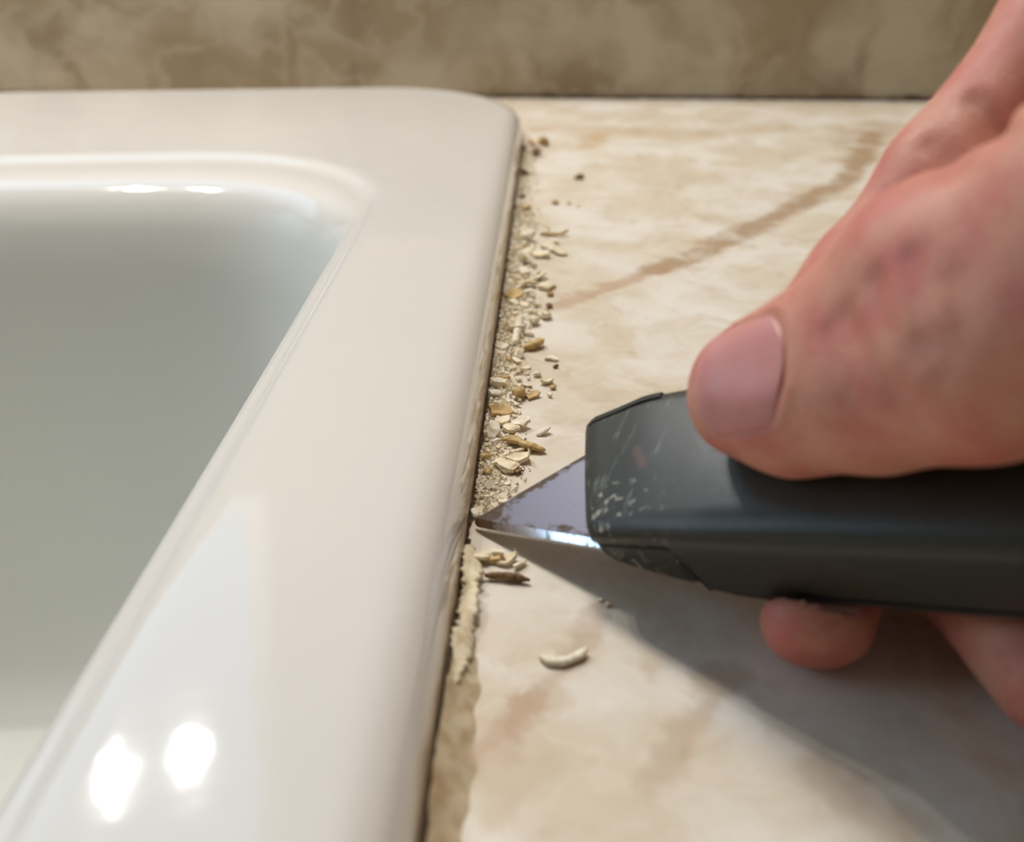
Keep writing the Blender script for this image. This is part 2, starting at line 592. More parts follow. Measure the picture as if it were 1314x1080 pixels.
for i in range(N):
    Fc.append((2 * i, 2 * i + 1, 2 * i + 3, 2 * i + 2))
add('grime_crack', mesh_of('grime_crack', V, Fc), M['grime'], label='dark crack line between the old caulk bead and the sink', cat='grime', kind='stuff')


def ribbon(path, width, thick, twist=None, wob=0.25, seed=1):
    """irregular strip following a list of 3-D points (mm): rounded, lumpy cross-section"""
    r = np.random.default_rng(seed)
    P = [np.array(p, float) for p in path]
    dense = []
    for a, b in zip(P, P[1:]):
        m = max(2, int(np.linalg.norm(b - a) / 0.7))
        dense += [a + (b - a) * i / m for i in range(m)]
    dense.append(P[-1])
    D = np.array(dense)
    for _ in range(3):
        D[1:-1] = 0.25 * D[:-2] + 0.5 * D[1:-1] + 0.25 * D[2:]
    V, Fc = [], []
    K = 8
    L = len(D)
    for i in range(L):
        t = D[min(i + 1, L - 1)] - D[max(i - 1, 0)]
        t /= np.linalg.norm(t)
        s = np.cross(t, (0, 0, 1))
        s /= max(np.linalg.norm(s), 1e-6)
        nn = np.cross(s, t)
        a = (twist or 0) * math.sin(i * 0.22)
        s, nn = s * math.cos(a) + nn * math.sin(a), nn * math.cos(a) - s * math.sin(a)
        e = min(1, 0.35 + min(i, L - 1 - i) / 3)
        w = width * e * (1 + wob * r.normal())
        h = thick * e * (1 + wob * r.normal())
        for k in range(K):
            q = 2 * math.pi * k / K
            V.append(D[i] + s * w / 2 * math.cos(q) + nn * h / 2 * math.sin(q))
    V = np.array(V)
    for i in range(L - 1):
        for k in range(K):
            Fc.append((i * K + k, i * K + (k + 1) % K, (i + 1) * K + (k + 1) % K, (i + 1) * K + k))
    Fc.append(tuple(range(K)))
    Fc.append(tuple(range((L - 1) * K, L * K)))
    V[:, 2] = np.maximum(V[:, 2], 0.03)
    return V, Fc


def place_strip(name, px, width, thick, mat, label, cat, twist=None, wob=0.2, seed=1, group=None):
    path = [pl(x, y, z) for x, y, z in px]
    V, Fc = ribbon(path, width, thick, twist, wob, seed)
    V[:, 2] -= V[:, 2].min() - 0.02
    c = V.mean(0)
    c[2] = 0
    me = mesh_of(name, V - c, Fc)
    fix_normals(me)
    o = add(name, me, M[mat], label=label, cat=cat, group=group)
    o.location = Vector(c) * MM
    return o


place_strip('peeling_caulk_strip', [(599, 688, 2.2), (607, 712, 3.2), (603, 740, 3.4), (600, 770, 3.6), (597, 795, 3.4), (590, 825, 3.2), (582, 850, 3.0), (577, 872, 2.8)],
            3.2, 1.0, 'caulk', 'long twisted cream caulk strip peeling up beside the sink', 'caulk', 0.6, 0.22, 3)
place_strip('brown_caulk_sliver', [(622, 738, .8), (645, 738, .9), (680, 744, .8)], 1.5, 1.3, 'caulk_brown', 'brown caulk sliver lying just below the blade', 'caulk sliver', 0.2, 0.15, 4)
place_strip('caulk_curl', [(692, 840, .5), (703, 849, .6), (722, 850, .6), (742, 842, .7), (754, 831, 1.0)], 1.7, 1.1, 'caulk_white', 'white curved caulk curl lying alone on the countertop', 'caulk curl', 0.2, 0.12, 5)
place_strip('yellow_caulk_shaving', [(644, 563, .9), (660, 562, 1.2), (675, 570, 1.1), (700, 577, .8)], 2.6, 1.2, 'caulk_yellow', 'long lumpy yellow caulk shaving above the blade', 'caulk shaving', 0.3, 0.22, 6)
place_strip('amber_caulk_piece', [(672, 446, .9), (682, 442, 1.3), (698, 435, 1.4)], 2.9, 1.8, 'caulk_yellow', 'short amber brown caulk piece with a pointed end', 'caulk shaving', 0.2, 0.2, 7)
place_strip('white_caulk_chip', [(688, 555, .8), (697, 550, 1.3), (705, 544, 1.8)], 2.8, 1.1, 'caulk_white', 'white caulk chip with one upturned brown corner', 'caulk chip', 0.3, 0.15, 8)
place_strip('pale_caulk_sliver', [(694, 312, .9), (706, 318, 1.2), (728, 326, .8)], 2.4, 1.2, 'caulk', 'long pale caulk sliver farthest from the blade', 'caulk sliver', 0.3, 0.2, 9)
place_strip('hooked_caulk_sliver', [(692, 300, .6), (712, 300, .8), (722, 300, 1.0), (730, 294, 1.8)], 1.3, 1.2, 'caulk_yellow', 'thin hooked tan caulk sliver with raised end', 'caulk sliver', 0.3, 0.2, 10)
place_strip('folded_caulk_flake', [(676, 357, .8), (688, 355, 1.3), (700, 346, 2.0)], 2.6, 1.0, 'caulk', 'folded cream caulk flake with raised tip', 'caulk flake', 0.5, 0.15, 11)
place_strip('upright_caulk_strip', [(660, 440, .8), (664, 425, 1.2), (667, 408, 1.2)], 2.0, 1.6, 'caulk_white', 'straight white caulk strip pointing along the sink edge', 'caulk strip', 0.2, 0.15, 12)
place_strip('forked_caulk_sliver', [(642, 584, .7), (655, 580, .9), (672, 574, 1.0)], 1.2, 1.0, 'caulk', 'thin cream caulk sliver in front of the yellow shaving', 'caulk sliver', 0.3, 0.2, 13)

# ------------------------------------------------------------------ crumbs of scraped caulk
def chip_mesh(kind, seed):
    r = np.random.default_rng(seed)
    bm = bmesh.new()
    if kind == 'flake':                     # thin bent sheet with a ragged outline
        nu, nv = 5, 3
        L, W, T = 1.0, 0.55 + 0.3 * r.random(), 0.16
        bend = r.uniform(-0.5, 0.9)
        top, bot = [], []
        for side, lst in ((1, top), (-1, bot)):
            for i in range(nu):
                for j in range(nv):
                    a, b = i / (nu - 1) - .5, j / (nv - 1) - .5
                    jag = r.normal(0, 0.06, 2) if side == 1 else (0, 0)
                    if side == -1:
                        p0 = top[i * nv + j].co
                        lst.append(bm.verts.new((p0.x, p0.y, p0.z - T)))
                    else:
                        lst.append(bm.verts.new((a * L + jag[0], b * W * (1 - 0.5 * abs(a)) + jag[1], bend * a * a + 0.3 * bend * b * b + r.normal(0, .02))))
        for lst, flip in ((top, False), (bot, True)):
            for i in range(nu - 1):
                for j in range(nv - 1):
                    q = [lst[i * nv + j], lst[(i + 1) * nv + j], lst[(i + 1) * nv + j + 1], lst[i * nv + j + 1]]
                    bm.faces.new(q[::-1] if flip else q)
        ring = [i * nv for i in range(nu)] + [(nu - 1) * nv + j for j in range(1, nv)] + [i * nv + nv - 1 for i in range(nu - 2, -1, -1)] + [j for j in range(nv - 2, 0, -1)]
        for a, b in zip(ring, ring[1:] + ring[:1]):
            bm.faces.new((top[a], bot[a], bot[b], top[b]))
    else:
        bmesh.ops.create_icosphere(bm, subdivisions=1, radius=0.5)
        sc = {'crumb': (1, .75, .6), 'sliver': (1.3, .38, .34)}[kind]
        for v in bm.verts:
            k = 1 + r.normal(0, 0.17)
            v.co = Vector((v.co.x * sc[0] * k, v.co.y * sc[1] * k, v.co.z * sc[2] * k))
            if kind == 'sliver':
                v.co.z += 0.35 * v.co.x * v.co.x
    bmesh.ops.recalc_face_normals(bm, faces=bm.faces)
    for v in bm.verts:
        v.co *= MM
    me = bpy.data.meshes.new('caulk_' + kind)
    bm.to_mesh(me)
    bm.free()
    return me


CHIP = {}
for kind in ('flake', 'crumb', 'sliver'):
    for mk in ('caulk', 'caulk_white', 'caulk_yellow', 'caulk_brown'):
        CHIP[kind, mk] = []
        for s in range(3):
            me = chip_mesh(kind, 100 + s * 17 + len(CHIP) * 5)
            me.materials.append(M[mk])
            CHIP[kind, mk].append((me, np.array([v.co[:] for v in me.vertices])))
COLOR = {'caulk': 'cream', 'caulk_white': 'white', 'caulk_yellow': 'yellowish', 'caulk_brown': 'dark brown'}


def put_chip(kind, mk, x, y, size, label=None, group=None, z0=0.0):
    me, co = CHIP[kind, mk][random.randrange(3)]
    e = Matrix.Rotation(random.uniform(0, 6.28), 3, 'Z') @ Matrix.Rotation(random.gauss(0, .22), 3, 'X') @ Matrix.Rotation(random.gauss(0, .22), 3, 'Y')
    zz = (co * size) @ np.array(e)[2]
    o = bpy.data.objects.new('caulk_' + kind, me)
    col.objects.link(o)
    o.rotation_euler = e.to_euler()
    o.scale = (size,) * 3
    o.location = (x * MM, y * MM, -zz.min() + (z0 + 0.01) * MM)
    o['label'] = label or f'small {COLOR[mk]} caulk {kind} in the scrapings along the sink edge'
    o['category'] = 'caulk ' + kind
    o['group'] = group or f'{COLOR[mk]} caulk {kind}s along the sink edge'
    return o


taken = []


def free(x, y, r):
    for a, b, c in taken:
        if (a - x) ** 2 + (b - y) ** 2 < (0.42 * (r + c)) ** 2:
            return False
    taken.append((x, y, r))
    return True


OWN = {(743, 230): 'dark brown crumb lying alone on the countertop away from the sink',
       (771, 771): 'tiny cream crumb on the countertop below the knife nose',
       (780, 777): 'tiny white crumb beside a cream one below the knife nose',
       (697, 186): 'tan crumb near the far corner of the sink rim',
       (689, 200): 'dark brown crumb near the far corner of the sink rim',
       (683, 187): 'tan sliver touching the far corner of the sink rim',
       (671, 225): 'dark brown crumb pressed against the far end of the sink edge',
       (708, 462): 'white ragged flake lying between the amber piece and the blade',
       (713, 472): 'small brown crumb next to the white ragged flake',
       (689, 483): 'white crumb lying loose beyond the line of scrapings',
       (703, 492): 'cream flake lying loose in front of the white ragged flake',
       (705, 509): 'small white crumb, last loose one towards the knife nose',
       (699, 408): 'cream oval flake on the outer fringe behind the amber piece',
       (704, 395): 'brown crumb on the outer fringe behind the amber piece',
       (642, 532): 'yellowish bent flake just behind the long yellow shaving',
       (668, 592): 'broad cream flake lying against the upper edge of the blade',
       (712, 262): 'yellowish crumb lying apart beyond the scrapings',
       (655, 722): 'cream flake in the shadow under the blade'}
# pieces told apart in the photograph (pixel, size mm)
for kind, mk, px, py, s in (
        ('flake', 'caulk_white', 708, 462, 3.2), ('crumb', 'caulk_brown', 713, 472, 1.6), ('crumb', 'caulk_white', 689, 483, 2.2),
        ('flake', 'caulk', 703, 492, 3.0), ('crumb', 'caulk_yellow', 709, 499, 1.7), ('crumb', 'caulk_white', 705, 509, 1.6),
        ('flake', 'caulk', 699, 408, 4.2), ('crumb', 'caulk_brown', 704, 395, 2.2), ('crumb', 'caulk_yellow', 690, 404, 2.2),
        ('flake', 'caulk_yellow', 642, 532, 4.6), ('flake', 'caulk_white', 665, 548, 4.0), ('flake', 'caulk', 655, 552, 4.0),
        ('flake', 'caulk', 640, 545, 4.4), ('flake', 'caulk_white', 633, 560, 4.2), ('flake', 'caulk', 668, 592, 4.6),
        ('flake', 'caulk', 650, 600, 4.8), ('crumb', 'caulk_yellow', 622, 590, 2.6), ('crumb', 'caulk_yellow', 625, 608, 2.4),
        ('sliver', 'caulk', 664, 466, 3.8), ('sliver', 'caulk_yellow', 666, 480, 2.2), ('flake', 'caulk', 694, 330, 5.2),
        ('flake', 'caulk_white', 680, 340, 5.6), ('flake', 'caulk', 703, 370, 4.6), ('crumb', 'caulk_yellow', 706, 380, 2.6),
        ('flake', 'caulk', 676, 368, 5.0), ('sliver', 'caulk', 713, 312, 4.0), ('crumb', 'caulk_yellow', 676, 270, 3.6),
        ('crumb', 'caulk_brown', 670, 254, 2.6), ('crumb', 'caulk_brown', 743, 230, 3.6), ('crumb', 'caulk_yellow', 712, 262, 3.0),
        ('crumb', 'caulk_yellow', 697, 186, 6.5), ('crumb', 'caulk_brown', 689, 200, 5.5), ('sliver', 'caulk_yellow', 683, 187, 7.0),
        ('crumb', 'caulk_brown', 671, 225, 5.0), ('crumb', 'caulk', 771, 771, 1.4), ('crumb', 'caulk_white', 780, 777, 1.2),
        ('crumb', 'caulk_yellow', 730, 262, 1.8), ('crumb', 'caulk', 742, 266, 1.6),
        ('flake', 'caulk', 615, 718, 3.4), ('sliver', 'caulk_yellow', 628, 722, 3.4), ('sliver', 'caulk', 640, 715, 4.0),
        ('flake', 'caulk', 655, 722, 3.4), ('sliver', 'caulk', 668, 727, 3.0), ('flake', 'caulk_white', 612, 660, 2.6)):
    p = pl(px, py)
    free(p[0], p[1], s)
    lb = OWN.get((px, py))
    put_chip(kind, mk, p[0], p[1], s, lb, 'single caulk pieces lying clear of the others' if lb else None)

count = 0
for it in range(3000):
    if count >= 235:
        break
    y = rng.uniform(8, 180)
    dens = 1.0 if 18 < y < 165 else 0.35
    if rng.random() > dens:
        continue
    wid = 7.5 if 20 < y < 160 else 5
    x = 1.0 + abs(rng.normal(0, 0.42)) * wid
    s = float(np.clip(rng.gamma(3.2, 0.58), 0.8, 3.6)) * (1.0 + y / 260)
    if x > wid * 1.25 or not free(x, y, s):
        continue
    kind = ('crumb', 'flake', 'sliver')[int(rng.choice(3, p=[.32, .45, .23]))]
    mk = ('caulk', 'caulk_white', 'caulk_yellow', 'caulk_brown')[int(rng.choice(4, p=[.52, .36, .09, .03]))]
    put_chip(kind, mk, x + s * 0.25, y, s)
    count += 1

# powdery scrapings too fine to pick apart
bm_v, bm_f = [], []
tet = np.array([(1, 1, 1), (-1, -1, 1), (-1, 1, -1), (1, -1, -1)], float) * 0.5
for i in range(4200):
    y = rng.uniform(4, 195) if rng.random() < 0.93 else rng.uniform(195, 285)
    x = 0.7 + abs(rng.normal(0, 0.36)) * 8.0
    s = rng.uniform(0.18, 0.62) * (1 + y / 300)
    q = rng.normal(size=(3, 3))
    q, _ = np.linalg.qr(q)
    t = (tet * s * rng.uniform(0.5, 1.3, 3)) @ q
    t[:, 2] -= t[:, 2].min() - 0.02
    b = len(bm_v)
    bm_v += [tuple(v + np.array((x, y, 0))) for v in t]
    bm_f += [(b, b + 1, b + 2), (b, b + 3, b + 1), (b, b + 2, b + 3), (b + 1, b + 3, b + 2)]
me = mesh_of('caulk_dust', bm_v, bm_f, False)
add('caulk_dust', me, M['caulk_white'], label='fine cream caulk dust scattered along the sink edge', cat='caulk dust', kind='stuff')

# ------------------------------------------------------------------ utility knife
KT = np.array([0.7, 0.0, 0.9])
ku = np.array([1, -0.66, 0.385])
ku /= np.linalg.norm(ku)
_t = math.radians(28)
kw = np.array([0, -math.sin(_t), math.cos(_t)])
kw -= ku * (kw @ ku)
kw /= np.linalg.norm(kw)
kv = np.cross(kw, ku)


def kp(u, v, w):
    return KT + ku * u + kv * v + kw * w


def kplane(px, py, w):
    """photo pixel -> point on the plane w (mm) above the blade plane of the knife"""
    r = ray(px, py)
    t = ((KT + kw * w - cam_p) @ kw) / (r @ kw)
    return cam_p + r * t


knife = bpy.data.objects.new('utility_knife', None)
col.objects.link(knife)
mw = Matrix.Identity(4)
for i, a in enumerate((ku, kv, kw)):
    for j in range(3):
        mw[j][i] = a[j]
for j in range(3):
    mw[j][3] = KT[j] * MM
knife.matrix_world = mw
knife.empty_display_size = 0.01
knife['label'] = 'dark grey metal utility knife held in the hand, scraping the joint'
knife['category'] = 'utility knife'

NOSE = 26.0


def lerp(tab, u):
    us = [t[0] for t in tab]
    return [float(np.interp(u, us, [t[k] for t in tab])) for k in range(1, len(tab[0]))]


# u, v_low, v_high, w_top, w_bottom
BODY = [(NOSE, -2.8, 18.8, 3.9, -2.8), (NOSE + .5, -3.5, 19.7, 4.9, -4.2), (NOSE + 2, -4.0, 20.6, 5.5, -5.2), (NOSE + 6, -4.4, 21.8, 6.2, -6.2), (37, -4.8, 23.4, 7.2, -7.4),
        (47, -5.4, 24.8, 8.2, -9.2), (54, -5.6, 25.6, 8.7, -9.6), (62, -5.8, 27.2, 9.2, -9.6), (80, -6.0, 28, 9.6, -9.8), (110, -5.7, 29, 9.8, -9.8), (140, -5.2, 28, 9.4, -9.2), (158, -3.2, 25, 8.2, -8.0), (163, 0.8, 20, 5.5, -5.5)]


def shear(u, v):
    """the nose is cut back at a slant"""
    f = min(1.0, max(0.0, (75 - u) / (75 - NOSE)))
    return u - 0.46 * max(v, -3) * f


def seam(u):
    """height of the seam between the two castings"""
    return float(np.interp(u, [NOSE, 41.0, 41.3, 43.0, 53.5, 56, 58.5, 95, 163], [1.7, 3.6, 3.2, -7.6, -8.2, -7.6, -6.2, -5.8, -3.0]))


def section(u, upper, inset=0.0):
    v0, v1, wt, wb = lerp(BODY, u)
    v0, v1, wt, wb = v0 + inset, v1 - inset, wt - inset, wb + inset
    s = seam(u)
    pts = []
    nq = 9
    if upper:
        lo = min(s, wt - 1.2)
        rt = max(0.5, min(2.2 + 0.05 * (u - NOSE), wt - lo - 0.3, 4.0))
        ry = rt * 1.5
        side = 1.3 * min(1.0, (wt - lo) / 14)             # the flank leans in towards the bottom
        pts.append((v0 + side, lo))
        pts.append((v0 + side * 0.35, lo + (wt - rt - lo) * 0.45))
        for i in range(nq):
            a = math.pi / 2 * i / (nq - 1)
            pts.append((v0 + ry - ry * math.cos(a), wt - rt + rt * math.sin(a)))
        for i in range(1, 8):
            f = i / 8
            pts.append((v0 + ry + (v1 - v0 - 2 * ry) * f, wt + 0.25 * math.sin(math.pi * f)))
        for i in range(nq):
            a = math.pi / 2 * (1 - i / (nq - 1))
            pts.append((v1 - ry + ry * math.cos(a), wt - rt + rt * math.sin(a)))
        pts.append((v1 - side * 0.35, lo + (wt - rt - lo) * 0.45))
        pts.append((v1 - side, lo))
    else:
        hi = max(min(s, seam(u + 0.6)) - 0.95, wb + 0.8)
        rt = max(0.4, min(3.2, hi - wb - 0.2))
        side = 1.3 * min(1.0, (wt - hi) / 14)
        pts.append((v1 - side, hi))
        for i in range(nq):
            a = math.pi / 2 * i / (nq - 1)
            pts.append((v1 - side - rt + rt * math.cos(a), wb + rt - rt * math.sin(a)))
        for i in range(nq):
            a = math.pi / 2 * i / (nq - 1)
            pts.append((v0 + side + rt - rt * math.sin(a), wb + rt - rt * math.cos(a)))
        pts.append((v0 + side, hi))
    return [(shear(u, v), v, w) for v, w in pts]


us = [NOSE, NOSE + .25, NOSE + .6, NOSE + 1.2, NOSE + 2, NOSE + 3.5, NOSE + 5, 33, 35.5, 38, 40, 40.5, 40.8, 41.0, 41.3, 41.6, 42, 42.4, 43, 43.6, 45, 47, 49, 51, 53.5, 55, 56, 57, 58.5, 61, 63.5, 66, 72, 80, 90, 100, 110, 125, 140, 150, 158, 161, 163]
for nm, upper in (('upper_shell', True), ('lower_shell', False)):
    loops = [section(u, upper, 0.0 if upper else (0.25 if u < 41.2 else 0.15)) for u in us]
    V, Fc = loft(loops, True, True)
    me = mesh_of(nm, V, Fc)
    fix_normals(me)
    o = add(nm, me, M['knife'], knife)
    es = o.modifiers.new('edges', 'EDGE_SPLIT')
    es.split_angle = math.radians(48)
# dark liner seen in the seam
ins = lambda wt, s: 1.3 * min(1.0, (wt - s) / 14) + 0.45
loops = [[(shear(u, v), v, s + dz) for v, dz in ((v0 + ins(wt, s), min(-0.9, seam(u + 0.6) - s - 0.9)), (v1 - 2, -1.0), (v1 - 2, 0.3), (v0 + ins(wt, s), 0.3))]
         for u in us[3:-2] for (v0, v1, wt, wb), s in ((lerp(BODY, u), seam(u)),)]
V, Fc = loft(loops, True, True)
me = mesh_of('seam_liner', V, Fc)
fix_normals(me)
add('seam_liner', me, M['gap'], knife)

# dark slot along the far edge of the nose
V, Fc = [], []
for i in range(13):
    u = NOSE + 1.2 + 12.5 * i / 12
    v0, v1, wt, wb = lerp(BODY, u)
    for v, w in ((v1 - 2.6, wt + 0.1), (v1 - 0.85, wt - 0.65), (v1 - 0.1, wt - 2.6), (v1 - 2.4, wt - 2.6)):
        V.append((shear(u, v), v, w))
for i in range(12):
    for k in range(4):
        Fc.append((4 * i + k, 4 * i + (k + 1) % 4, 4 * i + 4 + (k + 1) % 4, 4 * i + 4 + k))
Fc += [(0, 3, 2, 1), (48, 49, 50, 51)]
me = mesh_of('edge_slot', V, Fc, False)
fix_normals(me)
add('edge_slot', me, M['gap'], knife)

# trapezoid blade: body plate and ground cutting edge
th = 0.36
SL = -0.10                                     # the blade sits slightly rotated in the nose


def edge_v(u):
    return SL * u


prof = [(0.7, 1.3), (1.6, 2.2), (17.6, 15.9), (18.6, 16.5), (44, 16.2), (44, 1.2 + edge_v(44)), (20, 1.2 + edge_v(20))]
V = []
for w in (th, -th):
    V += [(u, v, w) for u, v in prof]
m = len(prof)
Fc = [tuple(range(m)), tuple(reversed(range(m, 2 * m)))] + [(i, i + m, (i + 1) % m + m, (i + 1) % m) for i in range(m)]
me = mesh_of('blade', V, Fc, False)
fix_normals(me)
blade = add('blade', me, M['blade'], knife)
# bevel ground along the lower edge
V, Fc = [], []
NB = 90
for i in range(NB + 1):
    u = 0.1 + 43.9 * i / NB
    nick = 0.10 * abs(rng.normal()) if rng.random() < 0.3 else 0.0
    bow = 0.9 * math.exp(-u / 0.7)
    e = edge_v(u)
    V += [(u, 1.32 + e, th), (u, nick + bow + e, -th + 0.05), (u, 1.32 + e, -th)]
for i in range(NB):
    a = 3 * i
    Fc += [(a, a + 1, a + 4, a + 3), (a + 1, a + 2, a + 5, a + 4), (a + 2, a, a + 3, a + 5)]
Fc += [(0, 2, 1), (3 * NB, 3 * NB + 1, 3 * NB + 2)]
me = mesh_of('cutting_edge', V, Fc, False)
fix_normals(me)
add('cutting_edge', me, M['edge'], blade, label='bright ground steel cutting edge')

# ------------------------------------------------------------------ hand: signed-distance body, one continuous skin
VOX = 0.8


class SDF:
    def __init__(self, lo, hi):
        self.lo = np.array(lo, float)
        self.n = np.ceil((np.array(hi) - lo) / VOX).astype(int)
        self.d = np.full(self.n, 25.0, np.float32)

    def sl(self, lo, hi):
        a = np.clip(((np.array(lo) - self.lo) / VOX).astype(int), 0, self.n)
        b = np.clip(((np.array(hi) - self.lo) / VOX).astype(int) + 1, 0, self.n)
        s = tuple(slice(i, j) for i, j in zip(a, b))
        ax = [np.arange(i, j, dtype=np.float32) * np.float32(VOX) + np.float32(l) for i, j, l in zip(a, b, self.lo)]
        return s, np.meshgrid(*ax, indexing='ij')


def cone_d(X, a, ra, b, rb):
    """distance to a tapered capsule"""
    ba = np.array(b, float) - a
    L2 = ba @ ba
    px, py, pz = X[0] - a[0], X[1] - a[1], X[2] - a[2]
    h = np.clip((px * ba[0] + py * ba[1] + pz * ba[2]) / L2, 0, 1)
    return np.sqrt((px - ba[0] * h) ** 2 + (py - ba[1] * h) ** 2 + (pz - ba[2] * h) ** 2) - (ra + (rb - ra) * h)


def smin(a, b, k):
    h = np.maximum(k - np.abs(a - b), 0) / k
    return np.minimum(a, b) - h * h * h * k / 6


def dpx(x, y, depth):
    return cam_p + ray(x, y) * depth / F


def cdepth(P):
    return float((P - cam_p) @ fwd)


cones = []      # (a, ra, b, rb, k)
creases = []    # (polyline, depth, width)  positive depth = groove


def chain(pts, k=4.0):
    for (a, ra), (b, rb) in zip(pts, pts[1:]):
        cones.append((np.array(a), ra, np.array(b), rb, k))


WT = 8.8
# thumb: lies on the knife's broad upper face
t_mid = kplane(1015, 497, WT + 8.6)
t_tip = dpx(950, 502, cdepth(t_mid) + 3.5)
t_ip = kplane(1125, 468, WT + 12.0)
t_px = kplane(1255, 408, WT + 17.0)
t_mcp = t_px + (t_px - t_ip) * 1.05 + np.array([4, 0, 4.0])
tax = t_tip - t_mid
tax /= np.linalg.norm(tax)
tn = 0.35 * kw - 0.65 * fwd
tn = tn - tax * (tn @ tax)                      # dorsal (nail) direction
tn /= np.linalg.norm(tn)
ts = np.cross(tn, tax)
for s in (-1, 1):
    chain([(t_tip + ts * s * 2.2 - tn * 0.3, 6.3), (t_mid + ts * s * 3.2, 7.9), (t_ip + ts * s * 3.2, 9.8), (t_px + ts * s * 4.0, 12.2), (t_mcp + ts * s * 4, 13.6)], 5.0)
pad = kplane(948, 512, WT + 6.0)
cones.append((pad, 6.0, kplane(1040, 520, WT + 7.0), 7.6, 6.0))

# index finger: wraps the far edge of the knife behind the thumb
i_tip = dpx(1050, 424, cdepth(t_ip) + 17)
i_dip = dpx(1112, 366, cdepth(i_tip) - 1)
i_pip = dpx(1218, 232, cdepth(i_tip) - 3)
i_mcp = dpx(1400, 30, cdepth(i_tip) - 5)
chain([(i_tip, 7.0), (i_dip, 7.8), (i_pip, 8.8), (i_mcp, 10.2)], 4.0)

# flesh between thumb and index finger
w1 = dpx(1092, 425, cdepth(t_ip) + 7)
w2 = dpx(1182, 345, cdepth(t_px) + 7)
w3 = dpx(1330, 285, cdepth(t_px) + 6)
cones.append((w1, 7.0, w2, 8.5, 8.0))
cones.append((w2, 8.5, w3, 11.0, 8.0))
cones.append((w1, 6.5, i_dip, 6.5, 7.0))

# middle finger: passes under the handle, its tip showing on the near side
m_tip = pl(1048, 798, 6.9)
m_dip = m_tip + np.array([9, 19, 0.5])
m_pip = m_dip + np.array([24, 16, 8])
m_mcp = i_mcp + np.array([14, -12, -14])
chain([(m_tip + np.array([-1.6, 0, 0]), 6.2), (m_dip, 7.2), (m_pip, 9.6), (m_mcp, 10.8)], 3.0)
cones.append((m_tip + np.array([1.8, 0, 0]), 6.2, m_dip, 7.2, 3.0))
# ring finger
r_tip = pl(1352, 868, 10.0)
r_dip = r_tip + np.array([-3, 22, 1.0])
r_pip = r_dip + np.array([17, 20, 8])
r_mcp = m_mcp + np.array([12, -16, -13])
chain([(r_tip, 7.6), (r_dip, 8.8), (r_pip, 9.6), (r_mcp, 10.6)], 3.0)
# little finger
l_tip = r_tip + np.array([22, -6, -1.5])
l_dip = l_tip + np.array([4, 16, 1])
l_pip = l_dip + np.array([18, 12, 5])
l_mcp = r_mcp + np.array([10, -18, -12])
chain([(l_tip, 6.4), (l_dip, 6.8), (l_pip, 7.2), (l_mcp, 9.2)], 3.0)
# palm and wrist, to the right of the frame
wrist = np.array([185.0, -95.0, 62.0])
for p, r in ((i_mcp, 10.5), (m_mcp, 11.0), (r_mcp, 10.5), (l_mcp, 9.8)):
    cones.append((p, r, wrist + (p - wrist) * 0.12, 14.0, 9.0))
cones.append((t_mcp, 15.0, wrist, 17.0, 9.0))
cones.append((t_mcp, 12.0, i_mcp + (wrist - i_mcp) * 0.25, 9.0, 9.0))
for off in ((0, 7, 6), (0, -7, -6)):
    cones.append((wrist + np.array(off), 19.0, np.array([262.0, -190.0, 66.0]) + np.array(off), 24.0, 8.0))

lo = np.min([np.minimum(c[0] - c[1], c[2] - c[3]) for c in cones], 0) - 3
hi = np.max([np.maximum(c[0] + c[1], c[2] + c[3]) for c in cones], 0) + 3
S = SDF(lo, hi)
for a, ra, b, rb, k in cones:
    mg = max(ra, rb) + 10
    s, X = S.sl(np.minimum(a, b) - mg, np.maximum(a, b) + mg)
    S.d[s] = smin(S.d[s], cone_d(X, a, ra, b, rb).astype(np.float32), k)


# the flesh gives way to the knife it holds
bu = np.array([t[0] for t in BODY])
for i in range(S.n[0]):
    yy, zz = np.meshgrid(np.arange(S.n[1]) * VOX + S.lo[1], np.arange(S.n[2]) * VOX + S.lo[2], indexing='ij')
    q = np.stack([np.full_like(yy, i * VOX + S.lo[0]), yy, zz], -1) - KT
    qu, qv, qw = q @ ku, q @ kv, q @ kw
    v0, v1, wt, wb = (np.interp(qu, bu, [t[k] for t in BODY]) for k in (1, 2, 3, 4))
    R = 3.0
    dv = np.abs(qv - (v0 + v1) / 2) - (v1 - v0) / 2 + R
    dw = np.abs(qw - (wt + wb) / 2) - (wt - wb) / 2 + R
    du = np.maximum(NOSE - qu, qu - 163)
    box = np.sqrt(np.maximum(dv, 0) ** 2 + np.maximum(dw, 0) ** 2) + np.minimum(np.maximum(dv, dw), 0) - R
    box = np.maximum(box, du) - 0.15
    S.d[i] = np.maximum(S.d[i], -box)


def crease(pts, depth, width):
    """press a groove (or raise a ridge, negative depth) along a polyline near the skin"""
    P = [np.array(p, float) for p in pts]
    mg = width * 3
    s, X = S.sl(np.min(P, 0) - mg, np.max(P, 0) + mg)
    d = None
    for a, b in zip(P, P[1:]):
        q = cone_d(X, a, 0.0, b, 0.0)
        d = q if d is None else np.minimum(d, q)
    S.d[s] += (depth * np.exp(-(d / width) ** 2)).astype(np.float32)


def sample(P):
    """trilinear lookup of the field"""
    g = (P - S.lo) / VOX
    i = np.clip(np.floor(g).astype(int), 0, S.n - 2)
    f = g - i
    v = 0.0
    for dx in (0, 1):
        for dy in (0, 1):
            for dz in (0, 1):
                wgt = (f[0] if dx else 1 - f[0]) * (f[1] if dy else 1 - f[1]) * (f[2] if dz else 1 - f[2])
                v += wgt * S.d[i[0] + dx, i[1] + dy, i[2] + dz]
    return float(v)


